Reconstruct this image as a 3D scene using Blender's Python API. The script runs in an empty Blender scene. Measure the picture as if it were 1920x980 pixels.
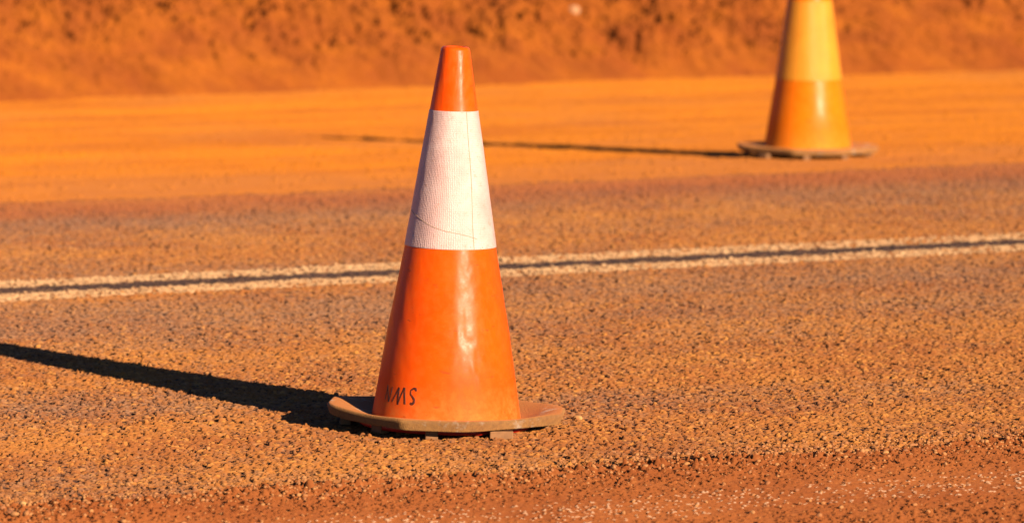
import bpy, bmesh, math
import numpy as np
from mathutils import Vector, Matrix

SC = bpy.context.scene
COL = SC.collection

# ------------------------------------------------------------------ camera
cam_d = bpy.data.cameras.new("camera")
cam = bpy.data.objects.new("camera", cam_d)
COL.objects.link(cam)
cam.location = (0.0, 0.0, 1.235)
cam.rotation_euler = (math.radians(90 - 5.5924), 0, 0)
cam_d.sensor_width = 36.0
cam_d.lens = 180.0
cam_d.clip_start = 0.1
cam_d.clip_end = 2000.0
cam_d.dof.use_dof = True
cam_d.dof.focus_distance = 9.45
cam_d.dof.aperture_fstop = 6.6
SC.camera = cam

# ------------------------------------------------------------------ light
SUN_EL = math.radians(16.8)
SUN_DIR = Vector((0.607 * math.cos(SUN_EL), -0.794 * math.cos(SUN_EL), math.sin(SUN_EL)))
world = bpy.data.worlds.new("World")
SC.world = world
world.use_nodes = True
wn = world.node_tree.nodes
wl = world.node_tree.links
for n in list(wn):
    wn.remove(n)
wo = wn.new('ShaderNodeOutputWorld')
wb = wn.new('ShaderNodeBackground')
ws = wn.new('ShaderNodeTexSky')
ws.sky_type = 'NISHITA'
ws.sun_disc = False
ws.sun_elevation = SUN_EL
ws.sun_rotation = math.atan2(0.607, -0.794)
ws.dust_density = 0.1
ws.air_density = 0.5
ws.ozone_density = 4.0
wb.inputs['Strength'].default_value = 0.05
wl.new(ws.outputs[0], wb.inputs[0])
wl.new(wb.outputs[0], wo.inputs[0])

sd = bpy.data.lights.new("sun", 'SUN')
sd.energy = 5.0
sd.angle = math.radians(0.53)
sd.color = (1.0, 0.80, 0.58)
sun = bpy.data.objects.new("sun", sd)
COL.objects.link(sun)
sun.rotation_euler = (-SUN_DIR).to_track_quat('-Z', 'Y').to_euler()

vs = SC.view_settings
vs.view_transform = 'Standard'
vs.look = 'None'
vs.gamma = 1.0
vs.use_curve_mapping = False
vs.exposure = 0.78
SC.render.engine = 'CYCLES'
SC.cycles.max_bounces = 6
SC.cycles.diffuse_bounces = 1

# ------------------------------------------------------------------ numpy noise
f32 = np.float32


def hsh(ix, iy, seed):
    n = (ix.astype(np.int64) * 374761393 + iy.astype(np.int64) * 668265263 + seed * 1442695041) & 0xFFFFFFFF
    n = ((n ^ (n >> 13)) * 1274126177) & 0xFFFFFFFF
    n = ((n ^ (n >> 15)) * 2246822519) & 0xFFFFFFFF
    n = n ^ (n >> 16)
    return (n / 4294967296.0).astype(f32)


def vnoise(x, y, seed):
    fx = np.floor(x); fy = np.floor(y)
    ix = fx.astype(np.int32); iy = fy.astype(np.int32)
    tx = (x - fx).astype(f32); ty = (y - fy).astype(f32)
    tx = tx * tx * (3 - 2 * tx); ty = ty * ty * (3 - 2 * ty)
    a = hsh(ix, iy, seed); b = hsh(ix + 1, iy, seed)
    c = hsh(ix, iy + 1, seed); d = hsh(ix + 1, iy + 1, seed)
    return (a + (b - a) * tx) * (1 - ty) + (c + (d - c) * tx) * ty


def fbm(x, y, seed, octs=4, gain=0.5):
    s = np.zeros_like(x, dtype=f32); amp = 1.0; tot = 0.0
    c, sn = math.cos(0.6), math.sin(0.6)
    for o in range(octs):
        s += amp * vnoise(x, y, seed + o * 17)
        tot += amp
        amp *= gain
        x, y = (x * c - y * sn) * 2.03 + 5.1, (x * sn + y * c) * 2.03 + 1.7
    return s / tot


def cells(x, y, seed, jit=0.9):
    """F1, F2-F1, id hash values, offset from centre"""
    fx = np.floor(x); fy = np.floor(y)
    f1 = np.full(x.shape, 9.0, f32); f2 = np.full(x.shape, 9.0, f32)
    cx = np.zeros(x.shape, np.int32); cy = np.zeros(x.shape, np.int32)
    ox = np.zeros(x.shape, f32); oy = np.zeros(x.shape, f32)
    for j in (-1, 0, 1):
        for i in (-1, 0, 1):
            ix = (fx + i).astype(np.int32); iy = (fy + j).astype(np.int32)
            px = ix + 0.5 + (hsh(ix, iy, seed) - 0.5) * jit
            py = iy + 0.5 + (hsh(ix, iy, seed + 1) - 0.5) * jit
            dx = (x - px).astype(f32); dy = (y - py).astype(f32)
            d = np.sqrt(dx * dx + dy * dy)
            m = d < f1
            f2 = np.where(m, f1, np.minimum(f2, d))
            f1 = np.where(m, d, f1)
            cx = np.where(m, ix, cx); cy = np.where(m, iy, cy)
            ox = np.where(m, dx, ox); oy = np.where(m, dy, oy)
    return f1, f2 - f1, cx, cy, ox, oy


def sstep(a, b, x):
    t = np.clip((x - a) / (b - a), 0, 1)
    return t * t * (3 - 2 * t)


# ------------------------------------------------------------------ ground field
RA = math.radians(26.2)
CA, SA = math.cos(RA), math.sin(RA)
V_NEAR, V_FAR = 7.95, 13.42          # edges of the sealed road (distance across it)
L0, L1, L2, L3 = 11.01, 11.14, 11.31, 11.44   # edge line: paint, dark groove, paint
V_FOOT = 18.85


def bump_at(v, c, w):
    return np.exp(-((v - c) / w) ** 2)


def field(x, y):
    """height and surface data at world x, y"""
    x = x.astype(np.float64); y = y.astype(np.float64)
    u = x * CA + y * SA
    v = -x * SA + y * CA
    big = fbm(u * 0.9, v * 2.2, 11, 4)
    med = fbm(u * 5, v * 5, 23, 4)
    fine = fbm(u * 40, v * 40, 31, 3)
    # ---- macro shape
    z = np.zeros(x.shape, f32)
    t = np.clip(v - 13.8, 0, 2.8)
    z -= 0.035 * t * sstep(0, 0.5, t)
    z += (med - 0.5) * 0.004
    # windrow of loose stuff at the near edge
    wv = v - V_NEAR + (fbm(u * 3, v * 0 + 3.3, 5, 3) - 0.5) * 0.16 + (med - 0.5) * 0.10
    win = bump_at(wv, -0.02, 0.07)
    near_dirt = 1 - sstep(-0.05, 0.03, wv)
    fv = v - V_FAR + (fbm(u * 1.3, v * 0 + 8.3, 6, 3) - 0.5) * 0.16 + (fine - 0.5) * 0.10
    far_dirt = sstep(-0.04, 0.05, fv)
    road = (1 - near_dirt) * (1 - far_dirt)

    # ---- sealed chips
    wx = (vnoise(u * 60, v * 60, 71) - 0.5) * 0.35
    wy = (vnoise(u * 60, v * 60, 72) - 0.5) * 0.35
    f1, e, cx, cy, ox, oy = cells(u / 0.0100 + wx, v / 0.0100 + wy, 101)
    r1 = hsh(cx, cy, 201); r2 = hsh(cx, cy, 202); r3 = hsh(cx, cy, 203); r4 = hsh(cx, cy, 204)
    hi = 0.35 + 0.65 * r1
    pit = r2 < 0.20
    hi = np.where(pit, 0.02, hi)
    hi = np.where(r2 > 0.97, 1.45, hi)
    prof = np.clip(e / 0.34, 0, 1)
    prof = 1 - (1 - prof) ** 2.2
    tilt = (ox * (r3 - 0.5) + oy * (r4 - 0.5)) * 0.7
    st = (hi + tilt * (~pit)) * prof
    REL = 0.0058
    g1, ge, gx, gy, gox, goy = cells(u / 0.0056 + wx, v / 0.0056 + wy, 301)
    q1 = hsh(gx, gy, 401); q2 = hsh(gx, gy, 402)
    gp = 1 - (1 - np.clip(ge / 0.5, 0, 1)) ** 2
    small = gp * (0.10 + 0.55 * q2) * (q1 > 0.55)
    st = np.maximum(st, np.where(q1 > 0.9, small * 1.5, small))
    # dust amount across the road
    dband = (0.62 + 0.20 * bump_at(v, 8.5, 0.5) - 0.38 * bump_at(v, 10.60, 0.36) + 0.20 * bump_at(v, 9.6, 0.45)
             + 0.16 * bump_at(v, 11.85, 0.35) - 0.12 * bump_at(v, 12.75, 0.35) + 0.40 * bump_at(v, 13.38, 0.30))
    dband = dband - 0.06 + (big - 0.5) * 0.8 + (med - 0.5) * 0.35
    groove = (1 - sstep(0.040, 0.085, np.abs(v - 0.5 * (L1 + L2) + (fine - 0.5) * 0.07 + (med - 0.5) * 0.05)))
    # level the dust fills the voids up to
    dl = np.clip(-0.02 + (dband - 0.5) * 0.5 + (vnoise(u * 130, v * 130, 88) - 0.5) * 0.35, 0.0, 0.6)
    dl = dl * (1 - groove)
    hr = np.maximum(st, dl)
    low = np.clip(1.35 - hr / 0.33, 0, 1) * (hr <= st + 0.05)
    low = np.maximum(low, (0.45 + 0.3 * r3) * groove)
    dust_r = np.clip(dband + (r3 - 0.5) * 0.55 + (fine - 0.5) * 0.5 - 0.9 * groove, 0, 1)
    zr = (hr - 1.0) * REL * (1 - 0.5 * groove) - 0.001 * groove

    # ---- dirt (fine crumbs)
    crumb = gp * np.where(q1 > 0.72, (q1 - 0.72) / 0.28, 0.06)
    comp = 0.5 + 0.5 * sstep(0.05, 0.3, np.abs(v - 7.50))          # smooth wheel path
    dirt = crumb * 0.0062 * comp + (fbm(u * 70, v * 70, 51, 3) - 0.5) * 0.007 * comp
    zn = dirt - 0.004 + (med - 0.5) * 0.006 - 0.02 * sstep(0.1, 1.3, -wv)
    # clods in the windrow
    c1, ce, kx, ky, kox, koy = cells(u / 0.013 + wx, v / 0.013 + wy, 501)
    k1 = hsh(kx, ky, 502)
    cl = (1 - (1 - np.clip(ce / 0.6, 0, 1)) ** 2) * np.where(k1 > 0.5, (k1 - 0.5) * 2, 0)
    wa = win * (0.4 + 1.2 * vnoise(u * 4, v * 0 + 1.5, 66))
    zn = zn + wa * (0.004 + 0.011 * cl)
    zr = zr + wa * 0.007 * cl
    # far verge
    zf = dirt * 0.30 - 0.002 + (fbm(u * 0.8, v * 5, 91, 3) - 0.5) * 0.006 + cl * np.where(k1 > 0.985, 0.007, 0.0) + (fbm(u * 7, v * 9, 92, 4) - 0.5) * 0.007

    # ---- embankment
    fo = v - V_FOOT + (fbm(u * 0.8, v * 0.3 + 4, 95, 3) - 0.5) * 0.35 + (fbm(u * 6, v * 6, 96, 3) - 0.5) * 0.10
    bk = np.clip(fo, 0, None)
    s1 = sstep(0, 0.25, bk)
    prof_b = 0.33 * bk * s1
    top = 2.4
    prof_b = top * (1 - np.exp(-prof_b / top * 1.15))
    rough = sstep(0.0, 0.30, bk) * (0.55 + 0.9 * sstep(0.30, 0.75, bk + (fbm(u * 0.6, v, 97, 2) - 0.5) * 0.8))
    b1, be, bx, by, box, boy = cells(u / 0.085 + (fbm(u * 9, v * 9, 601, 3) - 0.5) * 1.2,
                                     v / 0.10 + (fbm(u * 9, v * 9, 602, 3) - 0.5) * 1.2, 603)
    bq = hsh(bx, by, 604)
    clod = (1 - (1 - np.clip(be / 0.7, 0, 1)) ** 2) * bq
    b2, be2, bx2, by2, _, _ = cells(u / 0.034 + wx, v / 0.034 + wy, 613)
    bq2 = hsh(bx2, by2, 614)
    clod2 = (1 - (1 - np.clip(be2 / 0.6, 0, 1)) ** 2) * np.where(bq2 > 0.45, bq2, 0.1)
    lump = fbm(u * 5.5, v * 3.5, 621, 5, 0.55)
    ridge = 1 - np.abs(2 * fbm(u * 3.2 + v * 1.5, v * 3.2, 641, 4) - 1)
    zb = prof_b + rough * (0.030 * clod + 0.020 * clod2 + 0.085 * (lump - 0.5) + 0.03 * (ridge - 0.7) + 0.030 * (fbm(u * 1.1, v * 7 + u * 0.6, 651, 3) - 0.5)) + s1 * (fine - 0.5) * 0.012
    # weights
    zz = z + zr * road + zn * near_dirt + zf * far_dirt
    zz = zz + zb * (bk > 0)
    surf = np.stack([
        r4 * road + q2 * (1 - road),
        dust_r * road + big * (1 - road),
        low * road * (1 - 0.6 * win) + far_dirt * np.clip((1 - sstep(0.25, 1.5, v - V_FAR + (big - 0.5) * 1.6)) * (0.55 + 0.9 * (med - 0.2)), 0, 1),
        ((q1 > 0.86) * (q2 > 0.3 + 0.5 * np.abs(v - 7.5) / 0.16) * sstep(0.40, 0.62, med * 0.6 + big * 0.5)
         * bump_at(v, 7.50, 0.17) > 0.68).astype(f32) * near_dirt * (ge > 0.12)
        + road * np.clip(bump_at(v, 13.15, 0.38) * (0.5 + big), 0, 1)], -1).astype(f32)
    # which object a point belongs to
    cvj = v + (r1 - 0.5) * 0.018 + (med - 0.5) * 0.02
    wear = (dust_r + 0.5 * (vnoise(u * 25, v * 25, 77) - 0.5) > 0.93)
    mark = ((cvj > L0) & (cvj < L3) & (groove < 0.5) & ~wear & ~(pit & (r4 < 0.6)))
    reg = np.zeros(x.shape, np.int8)                 # 0 road
    reg[near_dirt > 0.5] = 1                         # near shoulder
    reg[far_dirt > 0.5] = 2                          # far verge
    reg[fo > 0.06] = 3                               # embankment
    reg[(reg == 0) & mark] = 4                       # painted line
    return zz.astype(f32), surf, reg


def seq(*parts):
    out = []
    for a, b, s in parts:
        n = max(1, int(round((b - a) / s)))
        out.append(np.linspace(a, b, n, endpoint=False))
    out.append([parts[-1][1]])
    return np.concatenate(out)


def geo(a, b, n):
    return np.geomspace(a, b, n)


ys = np.concatenate([
    -geo(300, 1, 24), [0, 1.5, 3, 4.5, 5.5, 6.3, 6.9, 7.3, 7.6],
    seq((7.8, 12.0, 0.0032), (12.0, 14.6, 0.0048), (14.6, 17.6, 0.0065), (17.6, 19.9, 0.010), (19.9, 23.6, 0.0065)),
    23.6 + geo(0.02, 300, 70)])
UF = 0.145
uf = seq((-UF, UF, 0.00026))
uo = UF + np.concatenate([np.cumsum(0.00026 * 1.05 ** np.arange(1, 120))])
uo = uo[uo < 0.6]
uo = np.concatenate([uo, geo(uo[-1] * 1.15, 40, 26)])
us = np.concatenate([-uo[::-1], uf, uo])


def build_ground():
    ny, nx = len(ys), len(us)
    sc = np.where(ys < 8, 8.0, ys)
    Z = np.empty((ny, nx), f32); S = np.empty((ny, nx, 4), f32); R = np.empty((ny, nx), np.int8)
    X = (sc[:, None] * us[None, :]); Y = np.repeat(ys[:, None], nx, 1)
    st = 160
    for a in range(0, ny, st):
        z, s, r = field(X[a:a + st], Y[a:a + st])
        Z[a:a + st] = z; S[a:a + st] = s; R[a:a + st] = r
    P = np.stack([X, Y, Z], -1).reshape(-1, 3).astype(f32)
    S = S.reshape(-1, 4); R = R.reshape(-1)
    i = (np.arange(ny - 1)[:, None] * nx + np.arange(nx - 1)[None, :]).reshape(-1)
    Q = np.stack([i, i + 1, i + nx + 1, i + nx], -1).astype(np.int32)
    fr = R[i]
    return P, S, Q, fr


def mesh_from(name, P, F, S=None, smooth=True):
    me = bpy.data.meshes.new(name)
    k = F.shape[1]
    me.vertices.add(len(P)); me.vertices.foreach_set('co', P.astype(f32).ravel())
    me.loops.add(F.size); me.loops.foreach_set('vertex_index', F.astype(np.int32).ravel())
    me.polygons.add(len(F))
    me.polygons.foreach_set('loop_start', np.arange(0, F.size, k, dtype=np.int32))
    if smooth:
        me.polygons.foreach_set('use_smooth', np.ones(len(F), bool))
    if S is not None:
        at = me.attributes.new('surf', 'FLOAT_COLOR', 'POINT')
        at.data.foreach_set('color', S.astype(f32).ravel())
    me.update(calc_edges=True)
    return me


def link(name, me, mat, parent=None, **props):
    o = bpy.data.objects.new(name, me)
    if mat is not None:
        me.materials.append(mat)
    COL.objects.link(o)
    if parent is not None:
        o.parent = parent
    for k, val in props.items():
        o[k] = val
    return o


# ------------------------------------------------------------------ materials
class NT:
    def __init__(self, name):
        self.m = bpy.data.materials.new(name)
        self.m.use_nodes = True
        self.t = self.m.node_tree
        self.b = self.t.nodes['Principled BSDF']

    def n(self, typ, **kw):
        nd = self.t.nodes.new(typ)
        for k, val in kw.items():
            setattr(nd, k, val)
        return nd

    def l(self, a, b):
        self.t.links.new(a, b)

    def pos(self, obj=False):
        if obj:
            return self.n('ShaderNodeTexCoord').outputs['Object']
        return self.n('ShaderNodeNewGeometry').outputs['Position']

    def noise(self, src, scale, detail=4, rough=0.55, stretch=None):
        if stretch:
            mp = self.n('ShaderNodeMapping')
            mp.inputs['Scale'].default_value = stretch
            self.l(src, mp.inputs[0]); src = mp.outputs[0]
        nd = self.n('ShaderNodeTexNoise')
        nd.inputs['Scale'].default_value = scale
        nd.inputs['Detail'].default_value = detail
        nd.inputs['Roughness'].default_value = rough
        self.l(src, nd.inputs['Vector'])
        return nd.outputs['Fac']

    def mr(self, src, a, b, c=0.0, d=1.0):
        nd = self.n('ShaderNodeMapRange')
        self.l(src, nd.inputs[0])
        for i, val in enumerate((a, b, c, d)):
            nd.inputs[i + 1].default_value = val
        return nd.outputs[0]

    def math(self, op, a, b):
        nd = self.n('ShaderNodeMath', operation=op)
        for i, s in enumerate((a, b)):
            if isinstance(s, (int, float)):
                nd.inputs[i].default_value = s
            else:
                self.l(s, nd.inputs[i])
        return nd.outputs[0]

    def mix(self, fac, a, b, mode='MIX'):
        nd = self.n('ShaderNodeMix', data_type='RGBA', blend_type=mode)
        for idx, s in ((0, fac), (6, a), (7, b)):
            if isinstance(s, (int, float)):
                nd.inputs[idx].default_value = s
            elif isinstance(s, tuple):
                nd.inputs[idx].default_value = (*s, 1) if len(s) == 3 else s
            else:
                self.l(s, nd.inputs[idx])
        return nd.outputs[2]

    def bump(self, h, strength, dist, prev=None):
        nd = self.n('ShaderNodeBump')
        nd.inputs['Strength'].default_value = strength
        nd.inputs['Distance'].default_value = dist
        self.l(h, nd.inputs['Height'])
        if prev is not None:
            self.l(prev, nd.inputs['Normal'])
        return nd.outputs[0]

    def surf(self):
        a = self.n('ShaderNodeAttribute', attribute_name='surf')
        s = self.n('ShaderNodeSeparateColor')
        self.l(a.outputs['Color'], s.inputs[0])
        return s.outputs[0], s.outputs[1], s.outputs[2], a.outputs['Alpha']


DUST = (0.38, 0.140, 0.030)
DUST_Y = (0.54, 0.235, 0.050)
DUST_RED = (0.40, 0.125, 0.028)


def mat_road(paint=False):
    T = NT('road_paint' if paint else 'chip_seal')
    chip, dust, low, redz = T.surf()
    p = T.pos()
    fn = T.noise(p, 260, 3)
    md = T.noise(p, 2.2, 4)
    stone = T.mix(chip, (0.075, 0.036, 0.026), (0.28, 0.138, 0.078))
    stone = T.mix(T.mr(fn, 0.35, 0.7), stone, (0.30, 0.17, 0.10))
    dcol = T.mix(T.mr(md, 0.38, 0.62), DUST, (0.30, 0.098, 0.024))
    dcol = T.mix(T.mr(chip, 0.75, 1.0, 0, 0.8), dcol, DUST_Y)
    dcol = T.mix(T.math('MULTIPLY', redz, 0.8), dcol, (0.30, 0.088, 0.030))
    stone = T.mix(T.math('MULTIPLY', redz, 0.7), stone, (0.17, 0.060, 0.035))
    c = T.mix(T.mr(dust, 0.05, 0.85, 0.15, 0.97), stone, dcol)
    if paint:
        pc = T.mix(chip, (0.40, 0.22, 0.10), (0.60, 0.37, 0.19))
        c = T.mix(T.mr(fn, 0.55, 0.70, 0.0, 0.7), pc, c)
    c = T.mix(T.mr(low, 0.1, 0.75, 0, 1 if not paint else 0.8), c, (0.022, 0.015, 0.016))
    T.l(c, T.b.inputs['Base Color'])
    T.b.inputs['Roughness'].default_value = 0.85
    T.b.inputs['Diffuse Roughness'].default_value = 1.0
    T.b.inputs['Specular IOR Level'].default_value = 0.25
    T.l(T.bump(T.noise(p, 420, 3, 0.7), 0.6, 0.0015), T.b.inputs['Normal'])
    return T.m


def mat_dirt(name, a, b, c, fleck=False, streak=None, edge=None, mott=0):
    T = NT(name)
    chip, big, low, fl = T.surf()
    p = T.pos()
    md = T.noise(p, 3.0, 5, 0.6)
    fn = T.noise(p, 150, 4, 0.65)
    col = T.mix(T.mr(md, 0.36, 0.64), a, b)
    if streak:
        mp = T.n('ShaderNodeMapping', vector_type='TEXTURE')
        mp.inputs['Rotation'].default_value = (0, 0, RA)
        T.l(p, mp.inputs[0])
        sn = T.noise(mp.outputs[0], 1.0, 5, 0.6, stretch=streak)
        col = T.mix(T.mr(sn, 0.40, 0.62), col, c)
    col = T.mix(T.mr(chip, 0.8, 1.0, 0, 0.7), col, c)
    if edge:
        col = T.mix(T.math('MULTIPLY', low, 0.85), col, edge)
        pt = T.noise(p, 0.9, 6, 0.65)
        col = T.mix(T.mr(pt, 0.48, 0.66, 0, 0.55), col, edge)
        g2 = T.noise(p, 22, 5, 0.7)
        col = T.mix(T.mr(g2, 0.30, 0.5, 0.5, 0), col, tuple(k * 0.6 for k in a))
    if mott:
        g3 = T.noise(p, 5.5, 6, 0.68)
        col = T.mix(T.mr(g3, 0.38, 0.60, mott, 0), col, (0.20, 0.048, 0.010))
    col = T.mix(T.mr(fn, 0.30, 0.42, 0.45, 0), col, (0.13, 0.04, 0.016))
    if fleck:
        col = T.mix(T.mr(fl, 0.4, 0.6), col, (0.50, 0.30, 0.18))
    T.l(col, T.b.inputs['Base Color'])
    T.b.inputs['Roughness'].default_value = 0.95
    T.b.inputs['Diffuse Roughness'].default_value = 1.0
    T.b.inputs['Specular IOR Level'].default_value = 0.15
    T.l(T.bump(T.noise(p, 300, 4, 0.7), 0.6, 0.002), T.b.inputs['Normal'])
    return T.m


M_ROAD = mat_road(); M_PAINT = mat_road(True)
M_SHOULDER = mat_dirt('shoulder_dirt', (0.25, 0.070, 0.018), (0.30, 0.092, 0.024), (0.42, 0.155, 0.045), fleck=True)
M_VERGE = mat_dirt('verge_dirt', (0.48, 0.150, 0.011), (0.39, 0.110, 0.012), (0.56, 0.18, 0.011), streak=(0.22, 2.6, 1), edge=(0.38, 0.130, 0.030))
M_BANK = mat_dirt('bank_dirt', (0.37, 0.103, 0.010), (0.28, 0.067, 0.010), (0.45, 0.136, 0.012), mott=0.55)

# ------------------------------------------------------------------ ground objects
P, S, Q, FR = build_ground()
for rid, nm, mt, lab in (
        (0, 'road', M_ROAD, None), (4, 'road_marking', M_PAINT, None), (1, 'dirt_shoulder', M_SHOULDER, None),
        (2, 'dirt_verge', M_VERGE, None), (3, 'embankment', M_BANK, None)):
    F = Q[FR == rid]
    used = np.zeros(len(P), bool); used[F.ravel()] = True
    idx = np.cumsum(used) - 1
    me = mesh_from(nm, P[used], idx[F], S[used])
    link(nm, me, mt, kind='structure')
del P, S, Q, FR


def ground_z(x, y):
    z, _, _ = field(np.array([[x]]), np.array([[y]]))
    return float(z[0, 0])


# ------------------------------------------------------------------ small stones
def icos(sub=2):
    bm = bmesh.new()
    bmesh.ops.create_icosphere(bm, subdivisions=sub, radius=1.0)
    V = np.array([v.co[:] for v in bm.verts]); Fc = np.array([[v.index for v in f.verts] for f in bm.faces])
    bm.free()
    return V, Fc


ICO1, ICO2, ICO3 = icos(1), icos(2), icos(3)


def stone_verts(V, rng, size, flat=0.65):
    a = V.copy()
    for _ in range(7):
        d = rng.normal(size=3); d /= np.linalg.norm(d)
        h = rng.uniform(0.55, 0.85)
        over = np.clip(a @ d - h, 0, None)
        a -= over[:, None] * d * 0.9
    a *= np.array([rng.uniform(0.8, 1.2), rng.uniform(0.75, 1.1), flat * rng.uniform(0.8, 1.2)]) * size
    th = rng.uniform(0, 6.28)
    c, s = math.cos(th), math.sin(th)
    return a @ np.array([[c, s, 0], [-s, c, 0], [0, 0, 1]])


def mat_stone(name, a, b):
    T = NT(name)
    p = T.pos()
    chip = T.surf()[0]
    col = T.mix(T.mr(T.noise(p, 45, 5), 0.35, 0.65), a, b)
    col = T.mix(T.math('MULTIPLY', chip, 0.5), col, (0.60, 0.30, 0.10))
    T.l(col, T.b.inputs['Base Color'])
    T.b.inputs['Roughness'].default_value = 0.9
    T.l(T.bump(T.noise(p, 240, 4, 0.7), 0.5, 0.002), T.b.inputs['Normal'])
    return T.m


M_GRAVEL = mat_stone('gravel_stone', (0.42, 0.16, 0.045), (0.30, 0.10, 0.04))
M_PEB = mat_stone('pebble_stone', (0.66, 0.36, 0.13), (0.50, 0.22, 0.07))
M_PALE = mat_stone('pale_rock', (0.56, 0.30, 0.16), (0.48, 0.22, 0.10))


def gravel():
    rng = np.random.default_rng(4)
    xs, yy, sz = [], [], []
    while len(xs) < 5200:
        u = rng.uniform(2.0, 6.0)
        k = rng.random()
        if k < 0.62:
            v = V_NEAR + rng.normal(0, 0.075) - 0.01
        elif k < 0.80:
            v = V_NEAR - abs(rng.normal(0, 0.45))
        else:
            v = rng.uniform(V_NEAR, 10.5)
        x = u * CA - v * SA; y = u * SA + v * CA
        if y < 7.9 or abs(x) > 0.16 * y:
            continue
        xs.append(x); yy.append(y)
        sz.append(min(0.0021 * math.exp(rng.normal(0, 0.42)) * (1.0 if k < 0.8 else 0.8) + 0.0008, 0.0085))
    zz, _, rg = field(np.array([xs]), np.array([yy]))
    VP, FP, SP = [], [], []
    off = 0
    for i in range(len(xs)):
        V, Fc = ICO1 if sz[i] < 0.0035 else ICO2
        a = stone_verts(V, rng, sz[i], 0.75) + np.array([xs[i], yy[i], zz[0, i] + sz[i] * 0.35])
        VP.append(a); FP.append(Fc + off); off += len(a)
        SP.append(np.repeat([[rng.random(), 0, 0, 0]], len(a), 0))
    me = mesh_from('loose_gravel', np.concatenate(VP), np.concatenate(FP), np.concatenate(SP))
    o = link('loose_gravel', me, M_GRAVEL, kind='stuff')
    o['label'] = 'loose red gravel and crumbs lying along the near edge of the road'


gravel()


def pebble(x, y, size, label, mat, seed, name='pebble', cat='stone', flat=0.7, dz=0.4, group=None):
    rng = np.random.default_rng(seed)
    a = stone_verts(ICO3[0], rng, size, flat)
    me = mesh_from(name, a, ICO3[1], np.repeat([[rng.random(), 0, 0, 0]], len(a), 0))
    o = link(name, me, mat, label=label, category=cat)
    o.location = (x, y, ground_z(x, y) + size * flat * dz)
    if group:
        o['group'] = group
    return o


pebble(0.124, 9.60, 0.0098, 'pale yellow pebble lying on the road just right of the near cone base', M_PEB, 1)
pebble(0.5825, 9.09, 0.0085, 'largest rounded orange pebble in the gravel line at lower right', M_GRAVEL, 2)
pebble(0.668, 9.08, 0.0070, 'pale pebble in the gravel line just right of the rounded orange one', M_PEB, 8)
pebble(-0.815, 8.46, 0.0085, 'orange pebble on the dirt edge in the bottom left corner', M_PEB, 3)
pebble(0.265, 21.95, 0.030, 'small pale rock lying on the orange embankment between the two cones', M_PALE, 6, name='rock', cat='rock', dz=0.5)


# ------------------------------------------------------------------ cones
def empty(name, loc, rot, label, cat, group):
    o = bpy.data.objects.new(name, None)
    COL.objects.link(o)
    o.location = loc; o.rotation_euler = rot
    o['label'] = label; o['category'] = cat; o['group'] = group
    return o


def grid_faces(nr, ns, wrap=True):
    i = np.arange(nr - 1)[:, None]; j = np.arange(ns if wrap else ns - 1)[None, :]
    j2 = (j + 1) % ns
    return np.stack([i * ns + j, i * ns + j2, (i + 1) * ns + j2, (i + 1) * ns + j], -1).reshape(-1, 4)


def rprof(pts, z):
    zs = [p[0] for p in pts]; rs = [p[1] for p in pts]
    return np.interp(z, zs, rs)


def cone_dents(th, z, amp):
    """small dents of the soft plastic; th = angle, 0 towards the camera, + to the right"""
    th = np.asarray(th, dtype=np.float64); z = np.asarray(z, dtype=np.float64)
    sx = np.sin(th) * 3.0 + 7; cx = np.cos(th) * 3.0 + 9
    n = fbm(sx + cx * 0.7, z * 22 + cx, 801, 3) - 0.5
    d = n * 0.0012 * amp
    # dented strip facing the sun on the lower half
    a = np.exp(-((th - 0.34) / 0.16) ** 2) * np.exp(-((z - 0.20) / 0.075) ** 2)
    d -= a * 0.0012 * amp
    crease = (th - 0.28) - (0.155 - z) * 3.6
    d += 0.0008 * amp * np.exp(-(crease / 0.07) ** 2) * np.exp(-((z - 0.11) / 0.045) ** 2)
    d -= 0.0012 * amp * np.exp(-((th - 0.30) / 0.10) ** 2 - ((z - 0.062) / 0.012) ** 2)
    d += 0.0007 * amp * np.exp(-((th - 0.34) / 0.3) ** 2) * (vnoise(th * 12, z * 60, 812) - 0.5) * np.exp(-((z - 0.16) / 0.12) ** 2) * 2
    return d


def lathe(name, rows, ns, dents=0.0, flip=False):
    """rows: list of (r, z, side) ; dents applied to every row alike so the wall keeps its thickness"""
    th = np.linspace(-math.pi, math.pi, ns, endpoint=False)
    r = np.array([q[0] for q in rows])[:, None]; z = np.array([q[1] for q in rows])[:, None]
    R = np.repeat(r, ns, 1); Zz = np.repeat(z, ns, 1); Tt = np.repeat(th[None, :], len(rows), 0)
    if dents:
        R = R + cone_dents(Tt, Zz, dents)
    Pp = np.stack([R * np.sin(Tt), -R * np.cos(Tt), Zz], -1).reshape(-1, 3)
    F = grid_faces(len(rows), ns)
    return mesh_from(name, Pp, F[:, ::-1] if flip else F)


def octagon(L, c, rad, npts=24):
    """outline of the base: long sides L, chamfers c, rounded corners; returns dense points"""
    h = (L + c * math.sqrt(2)) / 2
    l = L / 2
    cor = [(-l, -h), (l, -h), (h, -l), (h, l), (l, h), (-l, h), (-h, l), (-h, -l)]
    pts = []
    n = len(cor)
    for i in range(n):
        p0 = Vector(cor[i - 1]); p1 = Vector(cor[i]); p2 = Vector(cor[(i + 1) % n])
        d0 = (p0 - p1).normalized(); d2 = (p2 - p1).normalized()
        r0 = rad[i % 2] if isinstance(rad, tuple) else rad
        a = p1 + d0 * r0; b = p1 + d2 * r0
        for k in range(9):
            t = k / 8
            pts.append((1 - t) ** 2 * a + 2 * t * (1 - t) * p1 + t * t * b)
        nxt = cor[(i + 1) % n]
        rn = rad[(i + 1) % 2] if isinstance(rad, tuple) else rad
        b2 = p2 - (p2 - p1).normalized() * rn
        for k in range(1, npts):
            pts.append(b.lerp(b2, k / npts))
    return np.array([[p.x, p.y] for p in pts])


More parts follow.
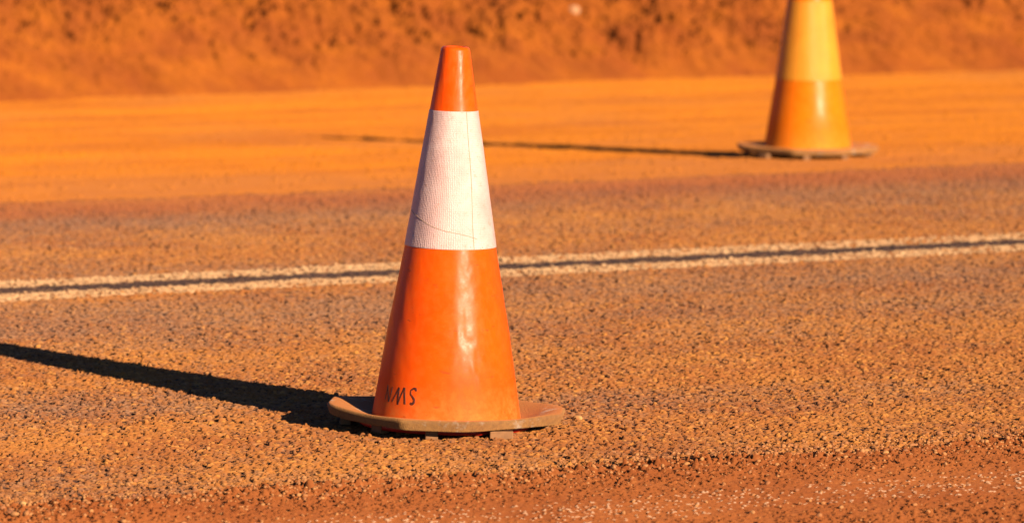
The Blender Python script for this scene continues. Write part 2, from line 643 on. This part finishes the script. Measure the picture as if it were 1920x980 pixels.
def base_plate(name, L, c, z0, z1, rot, bend, mat, parent):
    O = octagon(L, c, (0.040, 0.014))
    cr, sr = math.cos(rot), math.sin(rot)
    O = O @ np.array([[cr, sr], [-sr, cr]])
    rmax = np.sqrt((O ** 2).sum(1)).mean()
    # profile rows: (inset, z)
    rows = [(1.0, z1 + 0.001)]
    for s in (0.92, 0.84, 0.76, 0.68, 0.6, 0.5, 0.4, 0.3, 0.22, 0.15, 0.10, 0.06):
        rows.append((s, z1))
    rows += [(0.030, z1 - 0.0002), (0.020, z1 - 0.0007), (0.012, z1 - 0.0018), (0.005, z1 - 0.0035), (0.001, z1 - 0.0055)]
    for k in range(1, 5):
        t = k / 4
        rows.append((0.0 + 0.022 * t, z1 - 0.0055 + (z0 + 0.002 - z1 + 0.0055) * t))
    rows += [(0.026, z0 + 0.0006), (0.034, z0), (0.25, z0), (0.55, z0)]
    Pp = []
    for ins, z in rows:
        s = max(1 - ins, 0.0)
        q = O * s if ins < 1 else O * 0.001
        Pp.append(np.column_stack([q, np.full(len(q), z)]))
    A = np.concatenate(Pp)
    nb_ = len(rows) - 4                         # the underside stays flat, only the top is dished
    bz = bend(A[:, 0], A[:, 1]).reshape(len(rows), -1)
    bz[nb_:] = np.maximum(bz[nb_:], 0)
    A[:, 2] += bz.ravel()
    me = mesh_from(name, A, grid_faces(len(rows), len(O))[:, ::-1])
    return link(name, me, mat, parent)


def rbox(name, c, d, rot, mat, parent, bev=0.002):
    bm = bmesh.new()
    bmesh.ops.create_cube(bm, size=1.0)
    bmesh.ops.scale(bm, vec=d, verts=bm.verts)
    bmesh.ops.bevel(bm, geom=bm.edges[:], offset=bev, segments=2, affect='EDGES', profile=0.6)
    bmesh.ops.rotate(bm, matrix=Matrix.Rotation(rot, 3, 'Z'), verts=bm.verts)
    bmesh.ops.translate(bm, vec=c, verts=bm.verts)
    me = bpy.data.meshes.new(name); bm.to_mesh(me); bm.free()
    return link(name, me, mat, parent)


def mat_plastic(name, col, dark, dust, damt, rough, sss=0.0):
    T = NT(name)
    p = T.pos(True)
    big = T.noise(p, 9, 5, 0.6)
    fine = T.noise(p, 60, 5, 0.7)
    speck = T.noise(p, 330, 2, 0.5)
    c = T.mix(T.mr(big, 0.35, 0.65), col, dark)
    c = T.mix(T.mr(fine, 0.45, 0.75, 0, damt), c, dust)
    # dust settling low on the cone
    sep = T.n('ShaderNodeSeparateXYZ'); T.l(p, sep.inputs[0])
    c = T.mix(T.math('MULTIPLY', T.mr(sep.outputs[2], 0.09, 0.03), T.mr(fine, 0.30, 0.65, 0.05, 0.50)), c, dust)
    c = T.mix(T.mr(speck, 0.71, 0.76, 0, 0.7), c, (0.16, 0.03, 0.01))
    # scuffs
    sc = T.noise(p, 30, 3, 0.6, stretch=(1, 1, 2.5))
    c = T.mix(T.mr(sc, 0.66, 0.74, 0, 0.5), c, (0.25, 0.04, 0.01))
    T.l(c, T.b.inputs['Base Color'])
    T.l(T.math('ADD', T.mr(fine, 0.3, 0.7, rough - 0.06, rough + 0.10), T.mr(sep.outputs[2], 0.14, 0.08, 0.0, 0.28)), T.b.inputs['Roughness'])
    T.b.inputs['Specular IOR Level'].default_value = 0.15
    if sss:
        T.b.inputs['Subsurface Weight'].default_value = sss
        T.b.inputs['Subsurface Radius'].default_value = (1.0, 0.25, 0.05)
        T.b.inputs['Subsurface Scale'].default_value = 0.012
    b = T.bump(T.noise(p, 45, 3, 0.55), 0.30, 0.0008)
    b = T.bump(T.noise(p, 500, 2, 0.6), 0.12, 0.0004, b)
    T.l(b, T.b.inputs['Normal'])
    return T.m


def mat_band(name, a, b, stain, cut=True):
    T = NT(name)
    p = T.pos(True)
    # conform honeycomb: use angle * radius , z
    sep = T.n('ShaderNodeSeparateXYZ'); T.l(p, sep.inputs[0])
    ang = T.math('ARCTAN2', sep.outputs[0], T.math('MULTIPLY', sep.outputs[1], -1.0))
    cmb = T.n('ShaderNodeCombineXYZ')
    T.l(T.math('MULTIPLY', ang, 0.065), cmb.inputs[0]); T.l(sep.outputs[2], cmb.inputs[1])
    vo = T.n('ShaderNodeTexVoronoi', feature='F1', voronoi_dimensions='2D')
    vo.inputs['Scale'].default_value = 300
    vo.inputs['Randomness'].default_value = 0.30
    T.l(cmb.outputs[0], vo.inputs['Vector'])
    big = T.noise(p, 14, 5, 0.65)
    fine = T.noise(p, 90, 4, 0.7)
    speck = T.noise(p, 260, 2)
    c = T.mix(T.mr(big, 0.35, 0.7), a, b)
    c = T.mix(T.mr(T.math('MULTIPLY', T.mr(vo.outputs['Distance'], 0.2, 0.75), T.mr(fine, 0.3, 0.7)), 0.15, 0.9, 0, 0.55), c, stain)
    c = T.mix(T.mr(fine, 0.60, 0.74, 0, 0.6), c, stain)
    c = T.mix(T.mr(speck, 0.72, 0.76, 0, 0.8), c, (0.22, 0.08, 0.05))
    T.l(c, T.b.inputs['Base Color'])
    T.b.inputs['Roughness'].default_value = 0.42
    T.b.inputs['Specular IOR Level'].default_value = 0.4
    bm_ = T.bump(vo.outputs['Distance'], 0.8, 0.0014)
    T.l(bm_, T.b.inputs['Normal'])
    return T.m


def mat_rubber(name, tan_col, top, base):
    T = NT(name)
    p = T.pos(True)
    big = T.noise(p, 12, 5, 0.6)
    fine = T.noise(p, 130, 4, 0.7)
    geo_ = T.n('ShaderNodeNewGeometry')
    sep = T.n('ShaderNodeSeparateXYZ'); T.l(p, sep.inputs[0])
    c = T.mix(T.mr(big, 0.3, 0.7), tan_col, top)  # tan and browner rubber tones mixed at random by broad noise
    c = T.mix(T.mr(fine, 0.40, 0.75, 0, 0.55), c, base)
    # red dust lying on the upward faces
    sn = T.n('ShaderNodeSeparateXYZ'); T.l(geo_.outputs['True Normal'], sn.inputs[0])
    c = T.mix(T.math('MULTIPLY', T.mr(sn.outputs[2], 0.75, 0.95), T.mr(fine, 0.25, 0.5, 0.45, 0.95)), c, (0.36, 0.130, 0.036))
    T.b.inputs['Diffuse Roughness'].default_value = 1.0
    # scraped pale places on the rim
    sc = T.noise(p, 17, 4, 0.7)
    c = T.mix(T.mr(sc, 0.58, 0.68, 0, 0.7), c, (0.42, 0.32, 0.24))
    T.l(c, T.b.inputs['Base Color'])
    T.b.inputs['Roughness'].default_value = 0.75
    T.b.inputs['Specular IOR Level'].default_value = 0.3
    vo = T.n('ShaderNodeTexVoronoi', feature='F1')
    vo.inputs['Scale'].default_value = 420
    T.l(p, vo.inputs['Vector'])
    b = T.bump(vo.outputs['Distance'], 0.5, 0.0015)
    b = T.bump(T.noise(p, 35, 4), 0.4, 0.003, b)
    T.l(b, T.b.inputs['Normal'])
    return T.m


def mat_flat(name, col, rough=0.6):
    T = NT(name)
    p = T.pos(True)
    c = T.mix(T.mr(T.noise(p, 80, 4), 0.35, 0.65), col, tuple(k * 0.75 for k in col))
    T.l(c, T.b.inputs['Base Color'])
    T.b.inputs['Roughness'].default_value = rough
    return T.m


M_ORANGE = mat_plastic('orange_plastic', (0.92, 0.098, 0.0006), (0.88, 0.080, 0.0006), (0.80, 0.24, 0.05), 0.15, 0.34, 0.10)
M_AMBER = mat_plastic('amber_plastic', (0.84, 0.185, 0.0015), (0.76, 0.150, 0.0015), (0.80, 0.28, 0.03), 0.25, 0.34, 0.0)
M_BAND = mat_band('white_sheeting', (0.76, 0.53, 0.48), (0.66, 0.40, 0.36), (0.54, 0.26, 0.17))
M_YBAND = mat_band('yellow_sheeting', (0.80, 0.31, 0.020), (0.74, 0.25, 0.015), (0.70, 0.25, 0.04))
M_RUBBER = mat_rubber('dusty_rubber', (0.35, 0.175, 0.055), (0.27, 0.115, 0.036), (0.11, 0.055, 0.028))
M_RUBBER_FAR = mat_rubber('dusty_rubber_orange', (0.40, 0.19, 0.055), (0.36, 0.15, 0.045), (0.22, 0.10, 0.04))
M_RED = mat_flat('red_plastic', (0.60, 0.02, 0.006), 0.45)
M_LUG = mat_flat('dusty_lug', (0.32, 0.145, 0.055), 0.8)
M_SEAM = mat_flat('seam_dirt', (0.50, 0.31, 0.20), 0.8)


def mat_marker():
    T = NT('marker_ink')
    p = T.pos(True)
    n = T.noise(p, 420, 3, 0.7)
    T.b.inputs['Base Color'].default_value = (0.045, 0.018, 0.012, 1)
    T.b.inputs['Roughness'].default_value = 0.6
    T.l(T.mr(n, 0.33, 0.55, 0.35, 0.85), T.b.inputs['Alpha'])
    return T.m


M_INK = mat_marker()


def build_cone(prof, hgt, band, mats, parent, dents, wall=0.0035, ns=256, mouth=0.020):
    m_body, m_band = mats
    zb = prof[0][0]
    zs = np.concatenate([[zb - 0.004], np.linspace(zb, zb + 0.01, 6), np.linspace(zb + 0.012, hgt - 0.008, 190)])
    rows = []
    for z in zs:
        flare = 0.0012 * math.exp(-max(z - zb, 0) / 0.005)
        rows.append((float(rprof(prof, z)) + flare, float(z)))
    rt = rows[-1][0]
    for k in range(1, 9):                                   # rounded lip
        a = math.pi / 2 * k / 8
        rows.append((rt - 0.0065 * (1 - math.cos(a)) - 0.0002 * k, hgt - 0.008 + 0.008 * math.sin(a)))
    rl = rows[-1][0]
    for k in range(1, 6):
        a = math.pi / 2 * k / 5
        rows.append((rl - 0.003 * math.sin(a), hgt - 0.003 * (1 - math.cos(a))))
    ri = rows[-1][0]
    for z in np.linspace(hgt - 0.02, 0.0, 20):
        rows.append((max(float(rprof(prof, z)) - wall, ri), float(z)))
    body = link('body', lathe('body', rows, ns, dents), m_body, parent)
    z0, z1 = band
    e = 0.0011
    br = [(float(rprof(prof, z0)) + 0.0001, z0 - 0.0001), (float(rprof(prof, z0)) + e * 0.8, z0 + 0.0002)]
    for z in np.linspace(z0 + 0.001, z1 - 0.001, 90):
        br.append((float(rprof(prof, z)) + e, float(z)))
    br += [(float(rprof(prof, z1)) + e * 0.8, z1 - 0.0002), (float(rprof(prof, z1)) + 0.0001, z1 + 0.0001)]
    b = link('reflective_band', lathe('reflective_band', br, ns, dents), m_band, parent)
    return body, b


def surf_ribbon(name, strokes, prof, parent, mat, off, dents, thick=0.0003):
    """thin raised strokes that follow the cone: strokes = list of [(theta, z, half width)...]"""
    VP, FP = [], []
    o = 0
    for st in strokes:
        pts = np.array(st, dtype=float)
        # resample
        sg = np.sqrt(((pts[1:, 0] - pts[:-1, 0]) * 0.12) ** 2 + (pts[1:, 1] - pts[:-1, 1]) ** 2)
        cu = np.concatenate([[0], np.cumsum(sg)])
        n = max(4, int(cu[-1] / 0.0015))
        t = np.linspace(0, cu[-1], n)
        q = np.column_stack([np.interp(t, cu, pts[:, k]) for k in range(3)])
        rr = rprof(prof, q[:, 1])
        X = q[:, 0] * rr; Zc = q[:, 1]
        tx = np.gradient(X); tz = np.gradient(Zc)
        ln = np.hypot(tx, tz); nx, nz = -tz / ln, tx / ln
        cols = []
        for s, lift in ((-1, -0.0004), (-0.8, thick), (0, thick), (0.8, thick), (1, -0.0004)):
            Xs = X + nx * q[:, 2] * s; Zs = Zc + nz * q[:, 2] * s
            th = Xs / rr
            r = rprof(prof, Zs) + off + lift + cone_dents(th, Zs, dents)
            cols.append(np.stack([r * np.sin(th), -r * np.cos(th), Zs], -1))
        A = np.stack(cols, 1).reshape(-1, 3)
        VP.append(A); FP.append(grid_faces(n, 5, False) + o); o += len(A)
    me = mesh_from(name, np.concatenate(VP), np.concatenate(FP))
    return link(name, me, mat, parent)


# ---- near cone
PN = [(0.014, 0.1393), (0.18, 0.1130), (0.334, 0.0850), (0.579, 0.0460), (0.705, 0.0262)]
near = empty('traffic_cone', (-0.1235, 9.478, 0.001), (0, math.radians(1.55), 0),
             'orange traffic cone with a dirty white band standing on the road in front', 'traffic cone',
             'traffic cones')
nb, nband = build_cone(PN, 0.706, (0.336, 0.588), (M_ORANGE, M_BAND), near, 1.0)


def bend_near(x, y):
    l = np.clip(-x - 0.10, 0, None) / 0.12; r = np.clip(x - 0.12, 0, None) / 0.10
    d = np.hypot(x, y)
    return 0.004 * l ** 2 + 0.001 * r ** 2 - 0.020 * (1 - sstep(0.12, 0.215, d))


base_plate('base_plate', 0.228, 0.120, 0.0150, 0.0358, math.radians(40.5), bend_near, M_RUBBER, near)
# plastic flange showing under the rubber base, and its feet
fl = [(0.001, 0.0135)] + [(0.150, 0.0135), (0.158, 0.0125), (0.162, 0.0110), (0.162, 0.0025), (0.160, 0.0015), (0.001, 0.0025)]
link('flange', lathe('flange', fl, 96, flip=True), M_RED, near)
for k, (tx, ty, w) in enumerate([(0.104, -0.156, 0.043), (-0.024, -0.170, 0.023), (-0.120, -0.095, 0.030), (0.182, 0.0, 0.03),
                                 (0.16, 0.13, 0.04), (0.02, 0.195, 0.04), (-0.12, 0.16, 0.04), (-0.185, 0.02, 0.04)]):
    ang = math.atan2(ty, tx) + math.pi / 2
    rbox('foot', (tx, ty, 0.0035), (w, 0.020, 0.0175), 0.05 if k < 2 else ang, M_LUG, near)

# marker letters N M S on the lower left of the body
PX = 1 / 1010.0


def px2(x, y):
    """stroke layout: sketch coordinates (mm right of the axis, mm above ground) -> theta, z"""
    r = float(rprof(PN, y / 1000.0))
    return math.asin(max(-0.99, min(0.99, x / 1000.0 / r))), y / 1000.0


def stroke(pts, w):
    out = []
    for i, (x, y, *ww) in enumerate(pts):
        th, z = px2((x + 112) * 0.97 - 108.5, (y - 65) * 0.92 + 65)
        out.append((th, z, (ww[0] if ww else w) * 1.35 / 1000.0))
    return out


s_pts = [(-57, 77, 1.7), (-57.5, 81.5, 2.1), (-62, 82, 1.7), (-67, 78, 1.1), (-67.5, 70, 1.3), (-64, 66, 1.5), (-60.5, 60, 2.0), (-61, 54, 2.0),
         (-65, 50.5, 2.1), (-68, 53, 1.6)]
letters = [
    stroke([(-116.5, 53, .7), (-114, 66, .9), (-112, 83, .8)], .8),
    stroke([(-112, 82, 1.0), (-111, 66, 1.4), (-109.5, 50, 1.6)], 1.1),
    stroke([(-109.5, 50, 1.4), (-106, 64, .9), (-102.5, 80, .8)], .8),
    stroke([(-103, 51, .8), (-96, 66, .9), (-89.5, 81, 1.3)], .9),
    stroke([(-89.5, 81, 1.7), (-91, 65, 1.7), (-92, 47, 1.6)], 1.2),
    stroke([(-92, 48, 1.2), (-86, 65, 1.1), (-79.5, 82, 1.4)], .9),
    stroke([(-79.5, 82, 1.8), (-79, 66, 1.5), (-78.5, 49, 1.8)], 1.5),
    stroke(s_pts, 1.6)]
surf_ribbon('handwritten_lettering', letters, PN, nb, M_INK, 0.0002, 1.0, 0.00025)
# overlap seam and a cut in the sheeting
seam = [(0.56 + 0.02 * math.sin(z * 30), z, 0.0007) for z in np.linspace(0.5875, 0.3365, 30)]
cutl = [(-1.35 + 2.0 * t, 0.402 - 0.048 * t ** 0.9 + 0.002 * math.sin(9 * t), 0.00055) for t in np.linspace(0, 1, 24)]
surf_ribbon('seam', [seam, cutl], PN, nband, M_SEAM, 0.0013, 1.0, 0.0003)

# ---- far cone
PF = [(0.026, 0.1370), (0.235, 0.1045), (0.485, 0.0690), (0.70, 0.036)]
far = empty('traffic_cone', (0.929, 16.054, 0.001), (0, math.radians(0.5), 0),
            'amber traffic cone with a yellow band standing on the far road edge', 'traffic cone', 'traffic cones')
build_cone(PF, 0.705, (0.237, 0.483), (M_AMBER, M_YBAND), far, 0.25)


def bend_far(x, y):
    d = np.hypot(x, y)
    return 0.001 * np.clip(-x - 0.1, 0, None) / 0.1 - 0.005 * (1 - sstep(0.12, 0.215, d))


base_plate('base_plate', 0.224, 0.124, 0.0120, 0.0310, math.radians(46), bend_far, M_RUBBER_FAR, far)
for k, (tx, ty, w) in enumerate([(0.105, -0.185, 0.018), (-0.015, -0.205, 0.020), (-0.14, -0.14, 0.03), (0.19, -0.05, 0.03),
                                 (0.15, 0.14, 0.03), (0.0, 0.2, 0.03), (-0.15, 0.13, 0.03), (-0.19, 0.0, 0.03)]):
    rbox('foot', (tx, ty, 0.0045), (w, 0.020, 0.0145), 0.1 if k < 2 else math.atan2(ty, tx) + math.pi / 2, M_LUG, far)
